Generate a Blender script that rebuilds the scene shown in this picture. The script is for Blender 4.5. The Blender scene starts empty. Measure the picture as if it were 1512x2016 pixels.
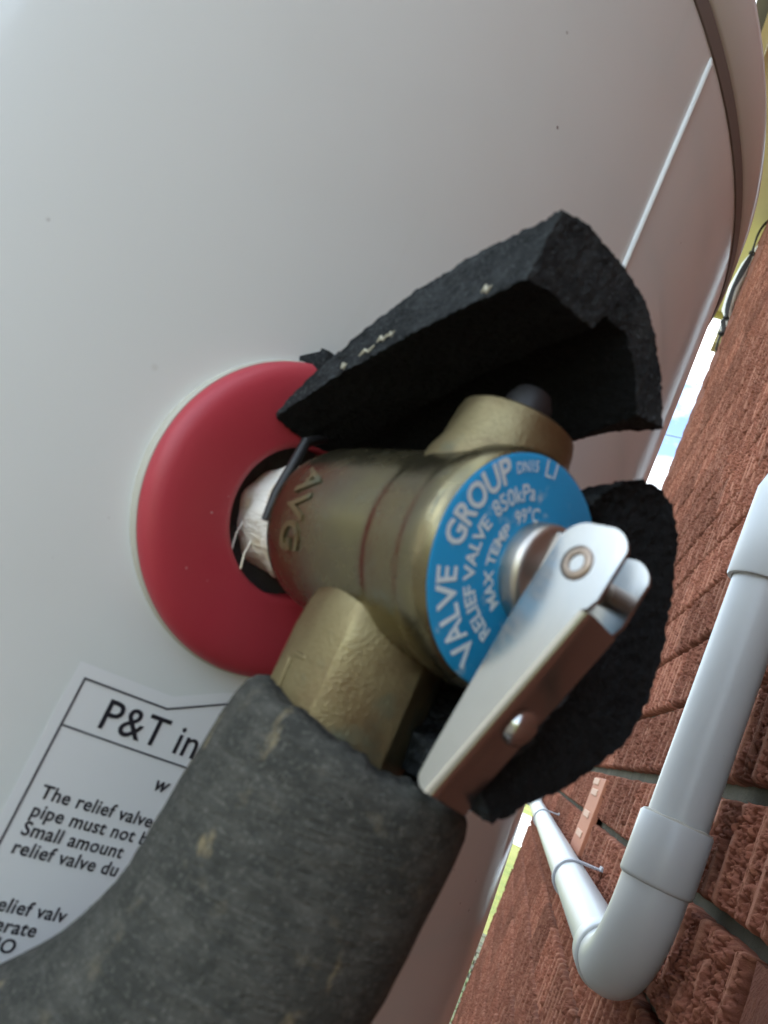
import bpy, bmesh, math, random
import numpy as np
from mathutils import Vector, Matrix
R_ = math.radians
scene = bpy.context.scene
COL = scene.collection

# ------------------------------------------------------------------ camera
F_PX, PITCH, ROLL, HEAD = 1633.82, 0.19845, 0.43348, 0.2541
fw = Vector((-math.sin(HEAD)*math.cos(PITCH), math.cos(HEAD)*math.cos(PITCH), math.sin(PITCH)))
rt = Vector((math.cos(HEAD), math.sin(HEAD), 0)); upv = rt.cross(fw)
CX = rt*math.cos(ROLL) + upv*math.sin(ROLL)
CY = -rt*math.sin(ROLL) + upv*math.cos(ROLL)
cam_d = bpy.data.cameras.new('camera'); cam = bpy.data.objects.new('camera', cam_d); COL.objects.link(cam)
cam_d.sensor_fit = 'VERTICAL'; cam_d.sensor_height = 24.0; cam_d.lens = F_PX/2016*24.0
cam_d.clip_start = 0.005; cam_d.clip_end = 3000
cam.matrix_world = Matrix(((CX.x, CY.x, -fw.x, 0), (CX.y, CY.y, -fw.y, 0), (CX.z, CY.z, -fw.z, 0), (0, 0, 0, 1)))
cam_d.dof.use_dof = True; cam_d.dof.focus_distance = 0.40; cam_d.dof.aperture_fstop = 21.0
scene.camera = cam
scene.render.resolution_x, scene.render.resolution_y = 768, 1024

# ------------------------------------------------------------------ sky, sun, exposure
SUN_EL, SUN_AZ = R_(48), R_(112)        # azimuth measured from +Y towards +X (behind the house)
world = bpy.data.worlds.new('World'); scene.world = world; world.use_nodes = True
nt = world.node_tree; nd = nt.nodes; lk = nt.links; nd.clear()
w_out = nd.new('ShaderNodeOutputWorld'); bg = nd.new('ShaderNodeBackground'); bg.inputs['Strength'].default_value = 0.12
sky = nd.new('ShaderNodeTexSky'); sky.sky_type = 'NISHITA'; sky.sun_disc = False
sky.sun_elevation = SUN_EL; sky.sun_rotation = SUN_AZ; sky.air_density = 1.0; sky.dust_density = 0.6; sky.ozone_density = 1.5
tc = nd.new('ShaderNodeTexCoord'); mp = nd.new('ShaderNodeMapping'); mp.inputs['Scale'].default_value = (1.6, 1.6, 3.2)
mp.inputs['Location'].default_value = (1.1, 3.3, 0.2)
cn = nd.new('ShaderNodeTexNoise'); cn.inputs['Scale'].default_value = 2.1; cn.inputs['Detail'].default_value = 9; cn.inputs['Roughness'].default_value = 0.55
cr = nd.new('ShaderNodeValToRGB'); cr.color_ramp.elements[0].position = 0.46; cr.color_ramp.elements[1].position = 0.58
mx = nd.new('ShaderNodeMixRGB'); mx.inputs['Color2'].default_value = (9.7, 10.9, 11.4, 1)
lk.new(tc.outputs['Generated'], mp.inputs['Vector']); lk.new(mp.outputs['Vector'], cn.inputs['Vector'])
lk.new(cn.outputs['Fac'], cr.inputs['Fac']); lk.new(cr.outputs['Color'], mx.inputs['Fac'])
lk.new(sky.outputs['Color'], mx.inputs['Color1']); lk.new(mx.outputs['Color'], bg.inputs['Color']); lk.new(bg.outputs['Background'], w_out.inputs['Surface'])
sl = bpy.data.lights.new('sun', 'SUN'); sl.energy = 3.4; sl.angle = R_(0.53); sl.color = (1.0, 0.95, 0.87)
sun = bpy.data.objects.new('sun', sl); COL.objects.link(sun)
sd = Vector((math.sin(SUN_AZ)*math.cos(SUN_EL), math.cos(SUN_AZ)*math.cos(SUN_EL), math.sin(SUN_EL)))
sun.rotation_euler = (-sd).to_track_quat('-Z', 'Y').to_euler(); sun.location = sd*30
scene.view_settings.view_transform = 'Standard'; scene.view_settings.look = 'None'
scene.view_settings.exposure = 1.95; scene.view_settings.gamma = 1.0; scene.view_settings.use_curve_mapping = False
scene.render.engine = 'CYCLES'
scene.cycles.use_denoising = True
scene.cycles.max_bounces = 8; scene.cycles.diffuse_bounces = 4

# ------------------------------------------------------------------ helpers
def tag(o, label=None, cat=None, group=None, kind=None):
    if label: o['label'] = label
    if cat: o['category'] = cat
    if group: o['group'] = group
    if kind: o['kind'] = kind
    return o
def empty(name, loc, label, cat, group=None):
    e = bpy.data.objects.new(name, None); COL.objects.link(e); e.location = loc; e.empty_display_size = .02
    return tag(e, label, cat, group)
def root_loc(p):
    v = Vector((0, 0, 0))
    while p is not None:
        v += p.location; p = p.parent
    return v
def mesh_obj(name, verts, faces, mat, parent=None, smooth=True, loc=None, sharp=None):
    """verts in world coordinates; the object's origin goes to loc (top level) or keeps its parent's frame"""
    off = root_loc(parent) if parent is not None else Vector(loc or (0, 0, 0))
    me = bpy.data.meshes.new(name)
    me.from_pydata([(v[0]-off[0], v[1]-off[1], v[2]-off[2]) for v in verts], [], faces)
    bm = bmesh.new(); bm.from_mesh(me); bmesh.ops.recalc_face_normals(bm, faces=bm.faces); bm.to_mesh(me); bm.free()
    if smooth:
        me.polygons.foreach_set('use_smooth', [True]*len(me.polygons))
        me.set_sharp_from_angle(angle=R_(sharp if sharp else 38))
    me.update()
    if mat: me.materials.append(mat)
    o = bpy.data.objects.new(name, me); COL.objects.link(o)
    if parent is not None: o.parent = parent
    else: o.location = off
    return o
def perp(a):
    a = a.normalized(); b = Vector((0, 0, 1)) if abs(a.z) < .9 else Vector((1, 0, 0))
    u = (b - a*b.dot(a)).normalized(); return u, a.cross(u)
def lathe(profile, org, axis, seg=64, ref=None, close=False, fn=None):
    """profile: list of (along, radius)"""
    axis = Vector(axis).normalized(); org = Vector(org)
    if ref is None: u, v = perp(axis)
    else: u = (Vector(ref) - axis*Vector(ref).dot(axis)).normalized(); v = axis.cross(u)
    V, Fc = [], []
    m = len(profile)
    for i, (a, r) in enumerate(profile):
        for k in range(seg):
            t = 2*math.pi*k/seg; rr = r; aa = a
            if fn: aa, rr = fn(i, t, a, r)
            V.append(org + axis*aa + (u*math.cos(t) + v*math.sin(t))*rr)
    last = m if close else m-1
    for i in range(last):
        j = (i+1) % m
        for k in range(seg):
            l = (k+1) % seg; Fc.append((i*seg+k, i*seg+l, j*seg+l, j*seg+k))
    if not close:
        if profile[0][1] > 1e-6: Fc.append(tuple(range(seg-1, -1, -1)))
        if profile[-1][1] > 1e-6: Fc.append(tuple(range((m-1)*seg, m*seg)))
    return V, Fc
def sweep(pts, rad, seg=24, cap=True, ref=None, wob=None):
    pts = [Vector(p) for p in pts]; n_ = len(pts); V, Fc = [], []
    rad = rad if isinstance(rad, (list, tuple)) else [rad]*n_
    u = None
    for i in range(n_):
        d = (pts[min(i+1, n_-1)] - pts[max(i-1, 0)]).normalized()
        if u is None: u = perp(d)[0] if ref is None else (Vector(ref) - d*Vector(ref).dot(d)).normalized()
        else: u = (u - d*u.dot(d)).normalized()
        v = d.cross(u)
        for k in range(seg):
            t = 2*math.pi*k/seg; r = rad[i]*(1 + (wob(i, t) if wob else 0))
            V.append(pts[i] + (u*math.cos(t) + v*math.sin(t))*r)
    for i in range(n_-1):
        for k in range(seg):
            l = (k+1) % seg; Fc.append((i*seg+k, i*seg+l, (i+1)*seg+l, (i+1)*seg+k))
    if cap: Fc += [tuple(range(seg-1, -1, -1)), tuple(range((n_-1)*seg, n_*seg))]
    return V, Fc
def box(x0, x1, y0, y1, z0, z1):
    V = [(x0, y0, z0), (x1, y0, z0), (x1, y1, z0), (x0, y1, z0), (x0, y0, z1), (x1, y0, z1), (x1, y1, z1), (x0, y1, z1)]
    return V, [(0, 3, 2, 1), (4, 5, 6, 7), (0, 1, 5, 4), (1, 2, 6, 5), (2, 3, 7, 6), (3, 0, 4, 7)]
def join(*parts):
    V, Fc = [], []
    for v, f in parts:
        o = len(V); V += list(v); Fc += [tuple(i+o for i in q) for q in f]
    return V, Fc
def bevel(o, w, seg=2, ang=40):
    m = o.modifiers.new('bevel', 'BEVEL'); m.width = w; m.segments = seg; m.limit_method = 'ANGLE'; m.angle_limit = R_(ang); m.harden_normals = False
    return o
def bez(p0, p1, p2, p3, n=10):
    p0, p1, p2, p3 = map(Vector, (p0, p1, p2, p3)); out = []
    for i in range(n+1):
        t = i/n; out.append(p0*(1-t)**3 + p1*3*t*(1-t)**2 + p2*3*t*t*(1-t) + p3*t**3)
    return out

rng = np.random.RandomState(7)
def vnoise(shape_y, shape_x, sy, sx, seed):
    """smooth 2-D lattice noise in [-1, 1]; sy, sx: cells over the field"""
    r = np.random.RandomState(seed); g = r.uniform(-1, 1, (int(math.ceil(sy))+3, int(math.ceil(sx))+3))
    y = np.linspace(0, sy, shape_y)+r.rand(); x = np.linspace(0, sx, shape_x)+r.rand()
    yi = np.floor(y).astype(int); xi = np.floor(x).astype(int); fy = y-yi; fx = x-xi
    fy = fy*fy*(3-2*fy); fx = fx*fx*(3-2*fx)
    a = g[np.ix_(yi, xi)]; b = g[np.ix_(yi, xi+1)]; c = g[np.ix_(yi+1, xi)]; d = g[np.ix_(yi+1, xi+1)]
    fy = fy[:, None]; fx = fx[None, :]
    return (a*(1-fx)+b*fx)*(1-fy) + (c*(1-fx)+d*fx)*fy

# ------------------------------------------------------------------ materials
class Mat:
    def __init__(s, name, col, rough=.5, metal=0., spec=.5, coat=0., coat_r=.05):
        s.m = bpy.data.materials.new(name); s.m.use_nodes = True; s.n = s.m.node_tree.nodes; s.l = s.m.node_tree.links
        s.b = s.n['Principled BSDF']; s.b.inputs['Base Color'].default_value = (*col, 1); s.b.inputs['Roughness'].default_value = rough
        s.b.inputs['Metallic'].default_value = metal; s.b.inputs['Specular IOR Level'].default_value = spec
        s.b.inputs['Coat Weight'].default_value = coat; s.b.inputs['Coat Roughness'].default_value = coat_r
        s.tc = s.n.new('ShaderNodeTexCoord'); s.col = col; s.cur = None; s.h = None
    def noise(s, scale, detail=4, rough=.55, stretch=(1, 1, 1), kind='noise'):
        mp = s.n.new('ShaderNodeMapping'); mp.inputs['Scale'].default_value = stretch; s.l.new(s.tc.outputs['Object'], mp.inputs['Vector'])
        if kind == 'noise':
            t = s.n.new('ShaderNodeTexNoise'); t.inputs['Detail'].default_value = detail; t.inputs['Roughness'].default_value = rough
        else:
            t = s.n.new('ShaderNodeTexVoronoi')
        t.inputs['Scale'].default_value = scale; s.l.new(mp.outputs['Vector'], t.inputs['Vector'])
        return t.outputs['Fac'] if kind == 'noise' else t.outputs['Distance']
    def ramp(s, sock, a, b, va=0., vb=1.):
        r = s.n.new('ShaderNodeMapRange'); r.inputs['From Min'].default_value = a; r.inputs['From Max'].default_value = b
        r.inputs['To Min'].default_value = va; r.inputs['To Max'].default_value = vb; s.l.new(sock, r.inputs['Value']); return r.outputs['Result']
    def mul(s, a, b):
        m = s.n.new('ShaderNodeMath'); m.operation = 'MULTIPLY'; s.l.new(a, m.inputs[0]); 
        if isinstance(b, (int, float)): m.inputs[1].default_value = b
        else: s.l.new(b, m.inputs[1])
        return m.outputs[0]
    def mix(s, fac, col):
        m = s.n.new('ShaderNodeMixRGB'); s.l.new(fac, m.inputs['Fac'])
        if s.cur is None: m.inputs['Color1'].default_value = (*s.col, 1)
        else: s.l.new(s.cur, m.inputs['Color1'])
        m.inputs['Color2'].default_value = (*col, 1); s.cur = m.outputs['Color']; s.l.new(s.cur, s.b.inputs['Base Color']); return s
    def vary(s, amount=.25):
        oi = s.n.new('ShaderNodeObjectInfo'); r = s.ramp(oi.outputs['Random'], 0, 1, 1-amount, 1+amount)
        h = s.n.new('ShaderNodeHueSaturation'); s.l.new(r, h.inputs['Value'])
        if s.cur is None: h.inputs['Color'].default_value = (*s.col, 1)
        else: s.l.new(s.cur, h.inputs['Color'])
        s.cur = h.outputs['Color']; s.l.new(s.cur, s.b.inputs['Base Color']); return s
    def rough(s, sock, a, b, va, vb): s.l.new(s.ramp(sock, a, b, va, vb), s.b.inputs['Roughness']); return s
    def bump(s, sock, strength=.5, dist=.001):
        b = s.n.new('ShaderNodeBump'); b.inputs['Strength'].default_value = strength; b.inputs['Distance'].default_value = dist
        s.l.new(sock, b.inputs['Height'])
        if s.h is not None: s.l.new(s.h, b.inputs['Normal'])
        s.h = b.outputs['Normal']; s.l.new(s.h, s.b.inputs['Normal']); return s

def M_tank():
    M = Mat('tank_enamel', (.79, .82, .80), .32, 0, .5, .7, .06)
    v = M.noise(95, kind='v'); sp = M.ramp(v, .035, .05, 1, 0); rare = M.ramp(M.noise(40, 2), .54, .60)
    M.mix(M.mul(sp, rare), (.25, .22, .2))
    M.mix(M.ramp(M.noise(14, 5), .5, .8, 0, .16), (.62, .60, .55))
    M.mix(M.mul(M.ramp(M.noise(70, kind='v'), .05, .09, 1, 0), M.ramp(M.noise(23, 2), .56, .62, 0, .5)), (.5, .48, .42))
    M.mix(M.ramp(M.noise(30, 6, .7, stretch=(1.5, 1.5, .12)), .62, .74, 0, .10), (.55, .53, .48))
    M.bump(M.noise(6, 2), .05, .004)
    M.l.new(M.ramp(M.noise(40, 5, .65), .35, .7, .05, .16), M.b.inputs['Coat Roughness'])
    return M.m
def M_plain(name, col, rough, metal=0., **k): return Mat(name, col, rough, metal, **k).m
MT = {}
MT['tank'] = M_tank()
MT['lid_band'] = M_plain('lid_gasket', (.20, .17, .155), .55)
m = Mat('red_plastic', (.44, .038, .056), .45, 0, .45); m.mix(m.ramp(m.noise(60, 5), .45, .75, 0, .35), (.42, .06, .065)); m.mix(m.mul(m.ramp(m.noise(240, 2, kind='v'), .05, .08, 1, 0), m.ramp(m.noise(60, 2), .58, .62)), (.6, .3, .3)); m.bump(m.noise(900, 2), .12, .0004); MT['red'] = m.m
MT['cream'] = M_plain('cream_seal', (.50, .48, .41), .5)
m = Mat('cavity_foam', (.035, .031, .027), .9); m.bump(m.noise(500, 3), .5, .001); MT['cavity'] = m.m
m = Mat('dull_brass', (.215, .185, .10), .3, .92)
m.mix(m.ramp(m.noise(70, 6, .6), .40, .68, 0, .8), (.16, .138, .10)); m.mix(m.ramp(m.noise(190, 5, .6), .60, .74, 0, .55), (.22, .25, .20)); m.mix(m.ramp(m.noise(28, 4), .55, .75, 0, .5), (.33, .26, .14))
m.rough(m.noise(120, 5), .3, .7, .16, .36); m.bump(m.noise(1400, 3), .18, .0003); MT['brass'] = m.m
m = Mat('cast_brass', (.235, .19, .10), .34, .9)
m.mix(m.ramp(m.noise(90, 6, .6), .45, .7, 0, .7), (.15, .10, .055)); m.mix(m.ramp(m.noise(75, 5, .6), .52, .66, 0, .7), (.12, .15, .11))
m.rough(m.noise(160, 5), .3, .7, .32, .6); m.bump(m.noise(1500, 4), .4, .00035); MT['cast'] = m.m
m = Mat('thread_tape', (.86, .83, .76), .5); m.mix(m.ramp(m.noise(110, 4), .46, .66, 0, .75), (.62, .48, .26)); m.bump(m.noise(420, 3, stretch=(1, 1, 3)), .6, .0008); MT['tape'] = m.m
m = Mat('blue_plate', (.018, .30, .60), .32, .1, .5); m.mix(m.ramp(m.noise(260, 5, .65), .60, .70, 0, .75), (.45, .56, .64)); MT['blue'] = m.m
MT['plate_print'] = M_plain('plate_lettering', (.70, .78, .82), .45)
m = Mat('stainless', (.46, .455, .445), .2, 1.0); m.rough(m.noise(180, 5, stretch=(1, 1, .25)), .3, .7, .14, .26); MT['steel'] = m.m
m = Mat('spindle_metal', (.52, .48, .43), .38, 1.0); m.bump(m.noise(300, 3), .08, .0003); MT['spindle'] = m.m
m = Mat('pin_metal', (.32, .25, .20), .4, .9); m.bump(m.noise(900, 3), .2, .0003); MT['pin'] = m.m
def foam(name, col, dust, amt, pits=.9, tan=.0):
    M = Mat(name, col, .93, 0, .25)
    M.mix(M.ramp(M.noise(160, 6, .65), .42, .72, 0, amt), dust)
    if tan: 
        M.mix(M.ramp(M.noise(150, 5, .6), .60, .70, 0, tan), (.17, .145, .10))
        M.mix(M.ramp(M.noise(75, 4, .6, stretch=(1.7, 1, .8)), .66, .73, 0, min(1, tan*1.3)), (.36, .28, .15))
    M.bump(M.noise(1700, 4, .75), pits, .0009)
    pit = M.ramp(M.noise(700, kind='v'), .10, .35); M.bump(pit, pits*.5, .0007)
    M.mix(M.ramp(M.noise(1300, 3, .7), .55, .68, 0, .6), tuple(min(1, c*1.9) for c in dust))
    return M
MT['foam'] = foam('black_foam', (.006, .0066, .0072), (.017, .0185, .020), .7).m
fm = foam('cut_foam_face', (.018, .020, .0215), (.060, .065, .068), .85); MT['foam_cut'] = fm.m
MT['foam_inner_shade'] = foam('black_foam_inside_shade', (.0035, .0038, .0042), (.007, .0075, .008), .6).m  # blacker foam for the hood's inside: shade of the hollow put into the colour
fl = foam('dusty_foam', (.041, .0415, .036), (.086, .083, .071), .95, .55, .45)
fl.mix(fl.ramp(fl.noise(330, 4, .7, stretch=(.45, .45, 1.8)), .5, .72, 0, .5), (.125, .12, .105)); fl.bump(fl.noise(260, 4, .65, stretch=(.5, .5, 2.0)), .8, .0014); fl.bump(fl.noise(60, 3, .5), .35, .0025); MT['lagging'] = fl.m
MT['foam_torn'] = foam('torn_foam', (.030, .031, .028), (.09, .085, .07), .8, 1.0).m
m = Mat('foam_skin', (.022, .025, .028), .5, 0, .5); m.mix(m.ramp(m.noise(90, 5), .42, .62, 0, .9), (.005, .0055, .006)); m.bump(m.ramp(m.noise(150, kind='v'), .0, .25), .9, .0012); MT['foam_skin'] = m.m
MT['glue'] = M_plain('glue_residue', (.50, .47, .36), .7)
MT['black_plastic'] = M_plain('black_plastic', (.014, .013, .014), .5)
m = Mat('pvc', (.52, .535, .53), .36, 0, .5); m.mix(m.mul(m.ramp(m.noise(150, kind='v'), .04, .06, 1, 0), m.ramp(m.noise(30, 2), .58, .62)), (.3, .3, .28)); m.mix(m.ramp(m.noise(30, 5), .5, .8, 0, .2), (.45, .455, .43)); MT['pvc'] = m.m
m = Mat('pvc_clip', (.42, .43, .46), .45); MT['clip'] = m.m
def M_brick(fine=True):
    M = Mat('brick_clay' if fine else 'brick_clay_far', (.235, .085, .052), .93, 0, .2)
    M.mix(M.ramp(M.noise(28, 5, .6), .40, .70, 0, .8), (.175, .066, .043))
    M.mix(M.ramp(M.noise(85, 5, .6), .52, .72, 0, .65), (.295, .125, .072))
    M.mix(M.ramp(M.noise(240, 4, .6), .60, .72, 0, .5), (.15, .062, .048))
    at = M.n.new('ShaderNodeAttribute'); at.attribute_name = 'band'
    if fine: M.mix(M.mul(at.outputs['Fac'], .75), (.37, .17, .11))
    M.vary(.24); M.bump(M.noise(520, 4, .7), .75, .0012)
    if not fine: M.bump(M.noise(150, 4, .7, stretch=(1, 1.6, .6)), 1., .005)
    return M.m
MT['brick'] = M_brick(True); MT['brick_far'] = M_brick(False)
m = Mat('mortar', (.085, .08, .06), .95, 0, .2); m.mix(m.ramp(m.noise(40, 5), .45, .7, 0, .7), (.06, .062, .045)); m.mix(m.ramp(m.noise(16, 4), .5, .7, 0, .5), (.15, .14, .105)); m.bump(m.noise(350, 4, .7), .8, .002); MT['mortar'] = m.m
m = Mat('smooth_terracotta', (.42, .16, .085), .7); m.mix(m.ramp(m.noise(120, 4), .5, .7, 0, .4), (.36, .12, .07)); MT['terracotta'] = m.m
MT['pale_clay'] = M_plain('pale_clay', (.56, .36, .26), .8)
m = Mat('soffit_paint', (.82, .71, .45), .6); m.mix(m.ramp(m.noise(5, 5), .5, .75, 0, .3), (.66, .57, .34)); MT['soffit'] = m.m
MT['trim'] = M_plain('cream_trim', (.50, .42, .20), .6)
MT['white_metal'] = M_plain('white_powder_coat', (.78, .78, .75), .4)
MT['cable'] = M_plain('cable_sheath', (.022, .020, .019), .5)
MT['fence'] = M_plain('fence_steel', (.34, .34, .31), .55)
MT['roof'] = M_plain('roof_tile', (.10, .085, .075), .8)
m = Mat('lawn_grass', (.13, .17, .025), .9); m.mix(m.ramp(m.noise(3, 6, .6), .40, .70, 0, .8), (.23, .235, .04)); m.mix(m.ramp(m.noise(.5, 3), .45, .6, 0, .5), (.27, .25, .07)); m.bump(m.noise(45, 5, .7), 1., .05); MT['lawn'] = m.m
m = Mat('soil', (.09, .08, .05), .95); m.mix(m.ramp(m.noise(8, 5), .4, .7), (.07, .10, .03)); m.bump(m.noise(60, 5), .8, .01); MT['soil'] = m.m
m = Mat('mossy_paver', (.05, .046, .03), .9); m.mix(m.ramp(m.noise(14, 5), .42, .6), (.032, .048, .014)); m.vary(.35); m.bump(m.noise(120, 5), .6, .003); MT['paver'] = m.m
m = Mat('concrete', (.46, .44, .40), .9); m.mix(m.ramp(m.noise(6, 6), .4, .7, 0, .6), (.36, .345, .31)); m.bump(m.noise(90, 5), .5, .003); MT['concrete'] = m.m
m = Mat('yard_paving', (.075, .068, .055), .9); m.mix(m.ramp(m.noise(5, 6), .4, .7, 0, .6), (.05, .05, .038)); m.bump(m.noise(70, 5), .6, .004); MT['yard'] = m.m
m = Mat('foliage', (.055, .10, .025), .6); m.vary(.3); MT['leaf'] = m.m
MT['bark'] = M_plain('bark', (.10, .075, .05), .9)
m = Mat('sticker', (.84, .855, .86), .35, 0, .5); MT['sticker'] = m.m
MT['ink'] = M_plain('label_ink', (.022, .022, .03), .5)
MT['ink_line'] = M_plain('label_rule', (.07, .07, .085), .5)
MT['chrome'] = M_plain('chrome', (.7, .7, .7), .15, 1.)

# ------------------------------------------------------------------ frames of reference
GZ = -1.25                                     # ground level (camera is at 0)
NIP = Vector((-0.0614, 0.1652, 0.0247)); PHI = -0.67698; TR = 0.32
OUT = Vector((math.cos(PHI), math.sin(PHI), 0)); TAN = Vector((-math.sin(PHI), math.cos(PHI), 0)); UP = Vector((0, 0, 1))
TC = NIP - OUT*TR                              # tank axis
def L(t, u, w): return NIP + TAN*t + UP*u + OUT*w
def mm(t, u, w): return L(t/1000, u/1000, w/1000)
def on_tank(t, u, lift=0.):                    # t: arc length from the valve's azimuth, u: height above valve
    a = PHI + t/TR; r = TR+lift
    return Vector((TC.x + r*math.cos(a), TC.y + r*math.sin(a), NIP.z + u))
WX = 0.154                                     # brick face plane
WEND = 3.50                                    # far end of the house wall

# ------------------------------------------------------------------ ground
o = mesh_obj('lawn', [(-400, -400, GZ-.02), (400, -400, GZ-.02), (400, 400, GZ-.02), (-400, 400, GZ-.02)], [(0, 1, 2, 3)], MT['lawn'], smooth=False)
tag(o, kind='structure')
apron = mesh_obj('paved_yard', *box(-3.3, WX+.02, -6.0, 4.2, GZ-.1, GZ-.012), MT['yard'], smooth=False); tag(apron, kind='structure')
path = mesh_obj('garden_path', *box(-1.2, .45, 4.2, 6.75, GZ-.1, GZ-.014), MT['soil'], smooth=False); tag(path, kind='structure')
pv_me = None
for i in range(4):
    for j in range(22):
        x = -.36 + i*.236; y = 4.27 + j*.113
        if pv_me is None:
            pv = mesh_obj('paver', *box(-.113, .113, -.051, .051, -.03, .012), MT['paver'], path, smooth=False); bevel(pv, .006, 2); pv_me = pv
        else:
            pv = pv_me.copy(); COL.objects.link(pv); pv.parent = path
        pv.location = (x + .02*math.sin(j*3.1), y, GZ + .002*math.sin(i*5+j*2.3)); pv.rotation_euler = (0, 0, .02*math.sin(i*3+j))
slab = mesh_obj('concrete_slab', *box(-.72, .06, -.05, .76, GZ-.1, GZ+.05), MT['concrete'], smooth=False); tag(slab, kind='structure'); bevel(slab, .01, 2)
drive = mesh_obj('driveway', [(-8, 14.5, GZ-.012), (8, 14.5, GZ-.012), (8, 24, GZ-.012), (-8, 24, GZ-.012)], [(0, 1, 2, 3)], MT['concrete'], smooth=False); tag(drive, kind='structure')

# ------------------------------------------------------------------ brick wall of the house
def brick_mesh(seed, nx, nz, name, amp=1.0):
    LEN, HGT = .230, .0765
    r = np.random.RandomState(seed)
    h = 1.2*vnoise(nz, nx, 6, 22, seed*11+1) + 1.1*vnoise(nz, nx, 13, 46, seed*11+2) + 1.6*vnoise(nz, nx, 27, 92, seed*11+3) + 1.5*vnoise(nz, nx, 41, 124, seed*11+9)
    h += 1.7*vnoise(nz, nx, 3.0, 74, seed*11+4)
    pit = vnoise(nz, nx, 17, 50, seed*11+5); h -= 4.2*np.clip((pit-.22)/.35, 0, 1)
    pit2 = vnoise(nz, nx, 30, 96, seed*11+8); h -= 2.6*np.clip((pit2-.3)/.35, 0, 1)
    h -= .6
    Y = np.linspace(-LEN/2, LEN/2, nx); Z = np.linspace(-HGT/2, HGT/2, nz)
    YY = np.repeat(Y[None, :], nz, 0)
    # smooth vertical bands left by the wire-cut extruder
    band = np.zeros((nz, nx))
    for kk in range(8):
        c = -.105 + kk*.030 + r.uniform(-.004, .004)
        if kk in (1, 4) and r.rand() < .5: continue
        d0 = YY - c - .0010*vnoise(nz, nx, 2, 3, seed*13+kk)
        typ = r.choice(['pair', 'pair', 'pair', 'wide'])
        if typ == 'pair': d = np.minimum(np.abs(d0-.0021), np.abs(d0+.0021)); wd = .0009
        else: d = np.abs(d0); wd = .0032
        m_ = np.clip((wd+.0009-d)/.0009, 0, 1)*np.clip(1.1+vnoise(nz, nx, 4, 8, seed*17+kk)*1.5, 0, 1)
        h = h*(1-m_) + .7*m_; band = np.maximum(band, m_)
    edge = np.minimum(np.minimum(YY+LEN/2, LEN/2-YY), np.minimum(Z[:, None]+HGT/2, HGT/2-Z[:, None]))
    h -= 3.2*np.clip(1-edge/.0035, 0, 1)**2
    h = h*amp*1.25/1000
    jz = .0012*vnoise(nz, nx, 4, 18, seed*11+6)*np.clip(1-edge/.006, 0, 1)
    V = [(-h[a, b], Y[b], Z[a]+jz[a, b]) for a in range(nz) for b in range(nx)]
    Fc = [(a*nx+b, a*nx+b+1, (a+1)*nx+b+1, (a+1)*nx+b) for a in range(nz-1) for b in range(nx-1)]
    ring = [b for b in range(nx)] + [a*nx+nx-1 for a in range(1, nz)] + [(nz-1)*nx+b for b in range(nx-2, -1, -1)] + [a*nx for a in range(nz-2, 0, -1)]
    base = len(V)
    for q in ring: V.append((.05, V[q][1], V[q][2]))
    n_ = len(ring)
    for q in range(n_): Fc.append((ring[q], base+q, base+(q+1) % n_, ring[(q+1) % n_]))
    return V, Fc, band.ravel().tolist() + [0.]*n_
CORE = .0125; YBEG = -.68
BZ = 0.04714; PITCH_Z = .086; PITCH_Y = .240
wall = empty('brick_wall', (WX+.1, 1.0, GZ), 'red rough brick house wall with raked joints behind the white pipe', 'brick wall')
mesh_obj('mortar', *box(WX+CORE, WX+.36, YBEG+.006, WEND+.004, GZ-.2, 2.62), MT['mortar'], wall, smooth=False)
VAR = []
for s in range(9):
    v, f, bd = brick_mesh(s+3, 250, 84, 'brick'); me = bpy.data.meshes.new('brick'); me.from_pydata(v, [], f)
    me.polygons.foreach_set('use_smooth', [True]*len(me.polygons)); me.materials.append(MT['brick']); me.attributes.new('band', 'FLOAT', 'POINT').data.foreach_set('value', bd); me.update(); VAR.append(me)
def proj(p):
    p = Vector(p); d = p.dot(fw); return (756 + F_PX*p.dot(CX)/d, 1008 - F_PX*p.dot(CY)/d, d) if d > .02 else (-9999, 0, d)
cells = []
for k in range(-16, 31):
    zc = BZ + (k+.5)*PITCH_Z
    if zc > 2.56: continue
    off = (.5 if k % 2 else 0.)*PITCH_Y + .045
    j0 = int((YBEG-off)/PITCH_Y)
    for j in range(j0, 30):
        y0 = off + j*PITCH_Y
        if y0 > WEND-.02: break
        yc = y0+PITCH_Y/2
        ln = min(1.0, (WEND-y0)/PITCH_Y)
        if ln < .2: continue
        x_, y_, d_ = proj((WX, yc, zc))
        inside = -60 < x_ < 1620 and -60 < y_ < 2100
        cells.append((0 if inside else 1, d_ if d_ > 0 else 99, yc if ln == 1 else y0+PITCH_Y*ln/2, zc, ln, k))
cells.sort()
random.seed(4)
farV = []
lowv, lowf, _ = brick_mesh(77, 16, 6, 'low', .6)
for i, (ins, d_, yc, zc, ln, k) in enumerate(cells):
    dz = -.004 if k == -1 else 0.
    if i < 299:
        b = bpy.data.objects.new('brick', random.choice(VAR)); COL.objects.link(b); b.parent = wall
        b.location = Vector((WX + random.uniform(-.0012, .0012), yc, zc+dz/2)) - wall.location
        b.rotation_euler = (random.uniform(-.004, .004) + (math.pi if random.random() < .5 else 0), 0, random.uniform(-.004, .004))
        b.scale = (1, ln, 1 if k != -1 else .93)
    else:
        farV.append(([(WX + x, yc + y*ln, zc + z) for x, y, z in lowv], lowf))
o = mesh_obj('far_bricks', *join(*farV), MT['brick_far'], wall); o['kind'] = 'stuff'

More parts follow.
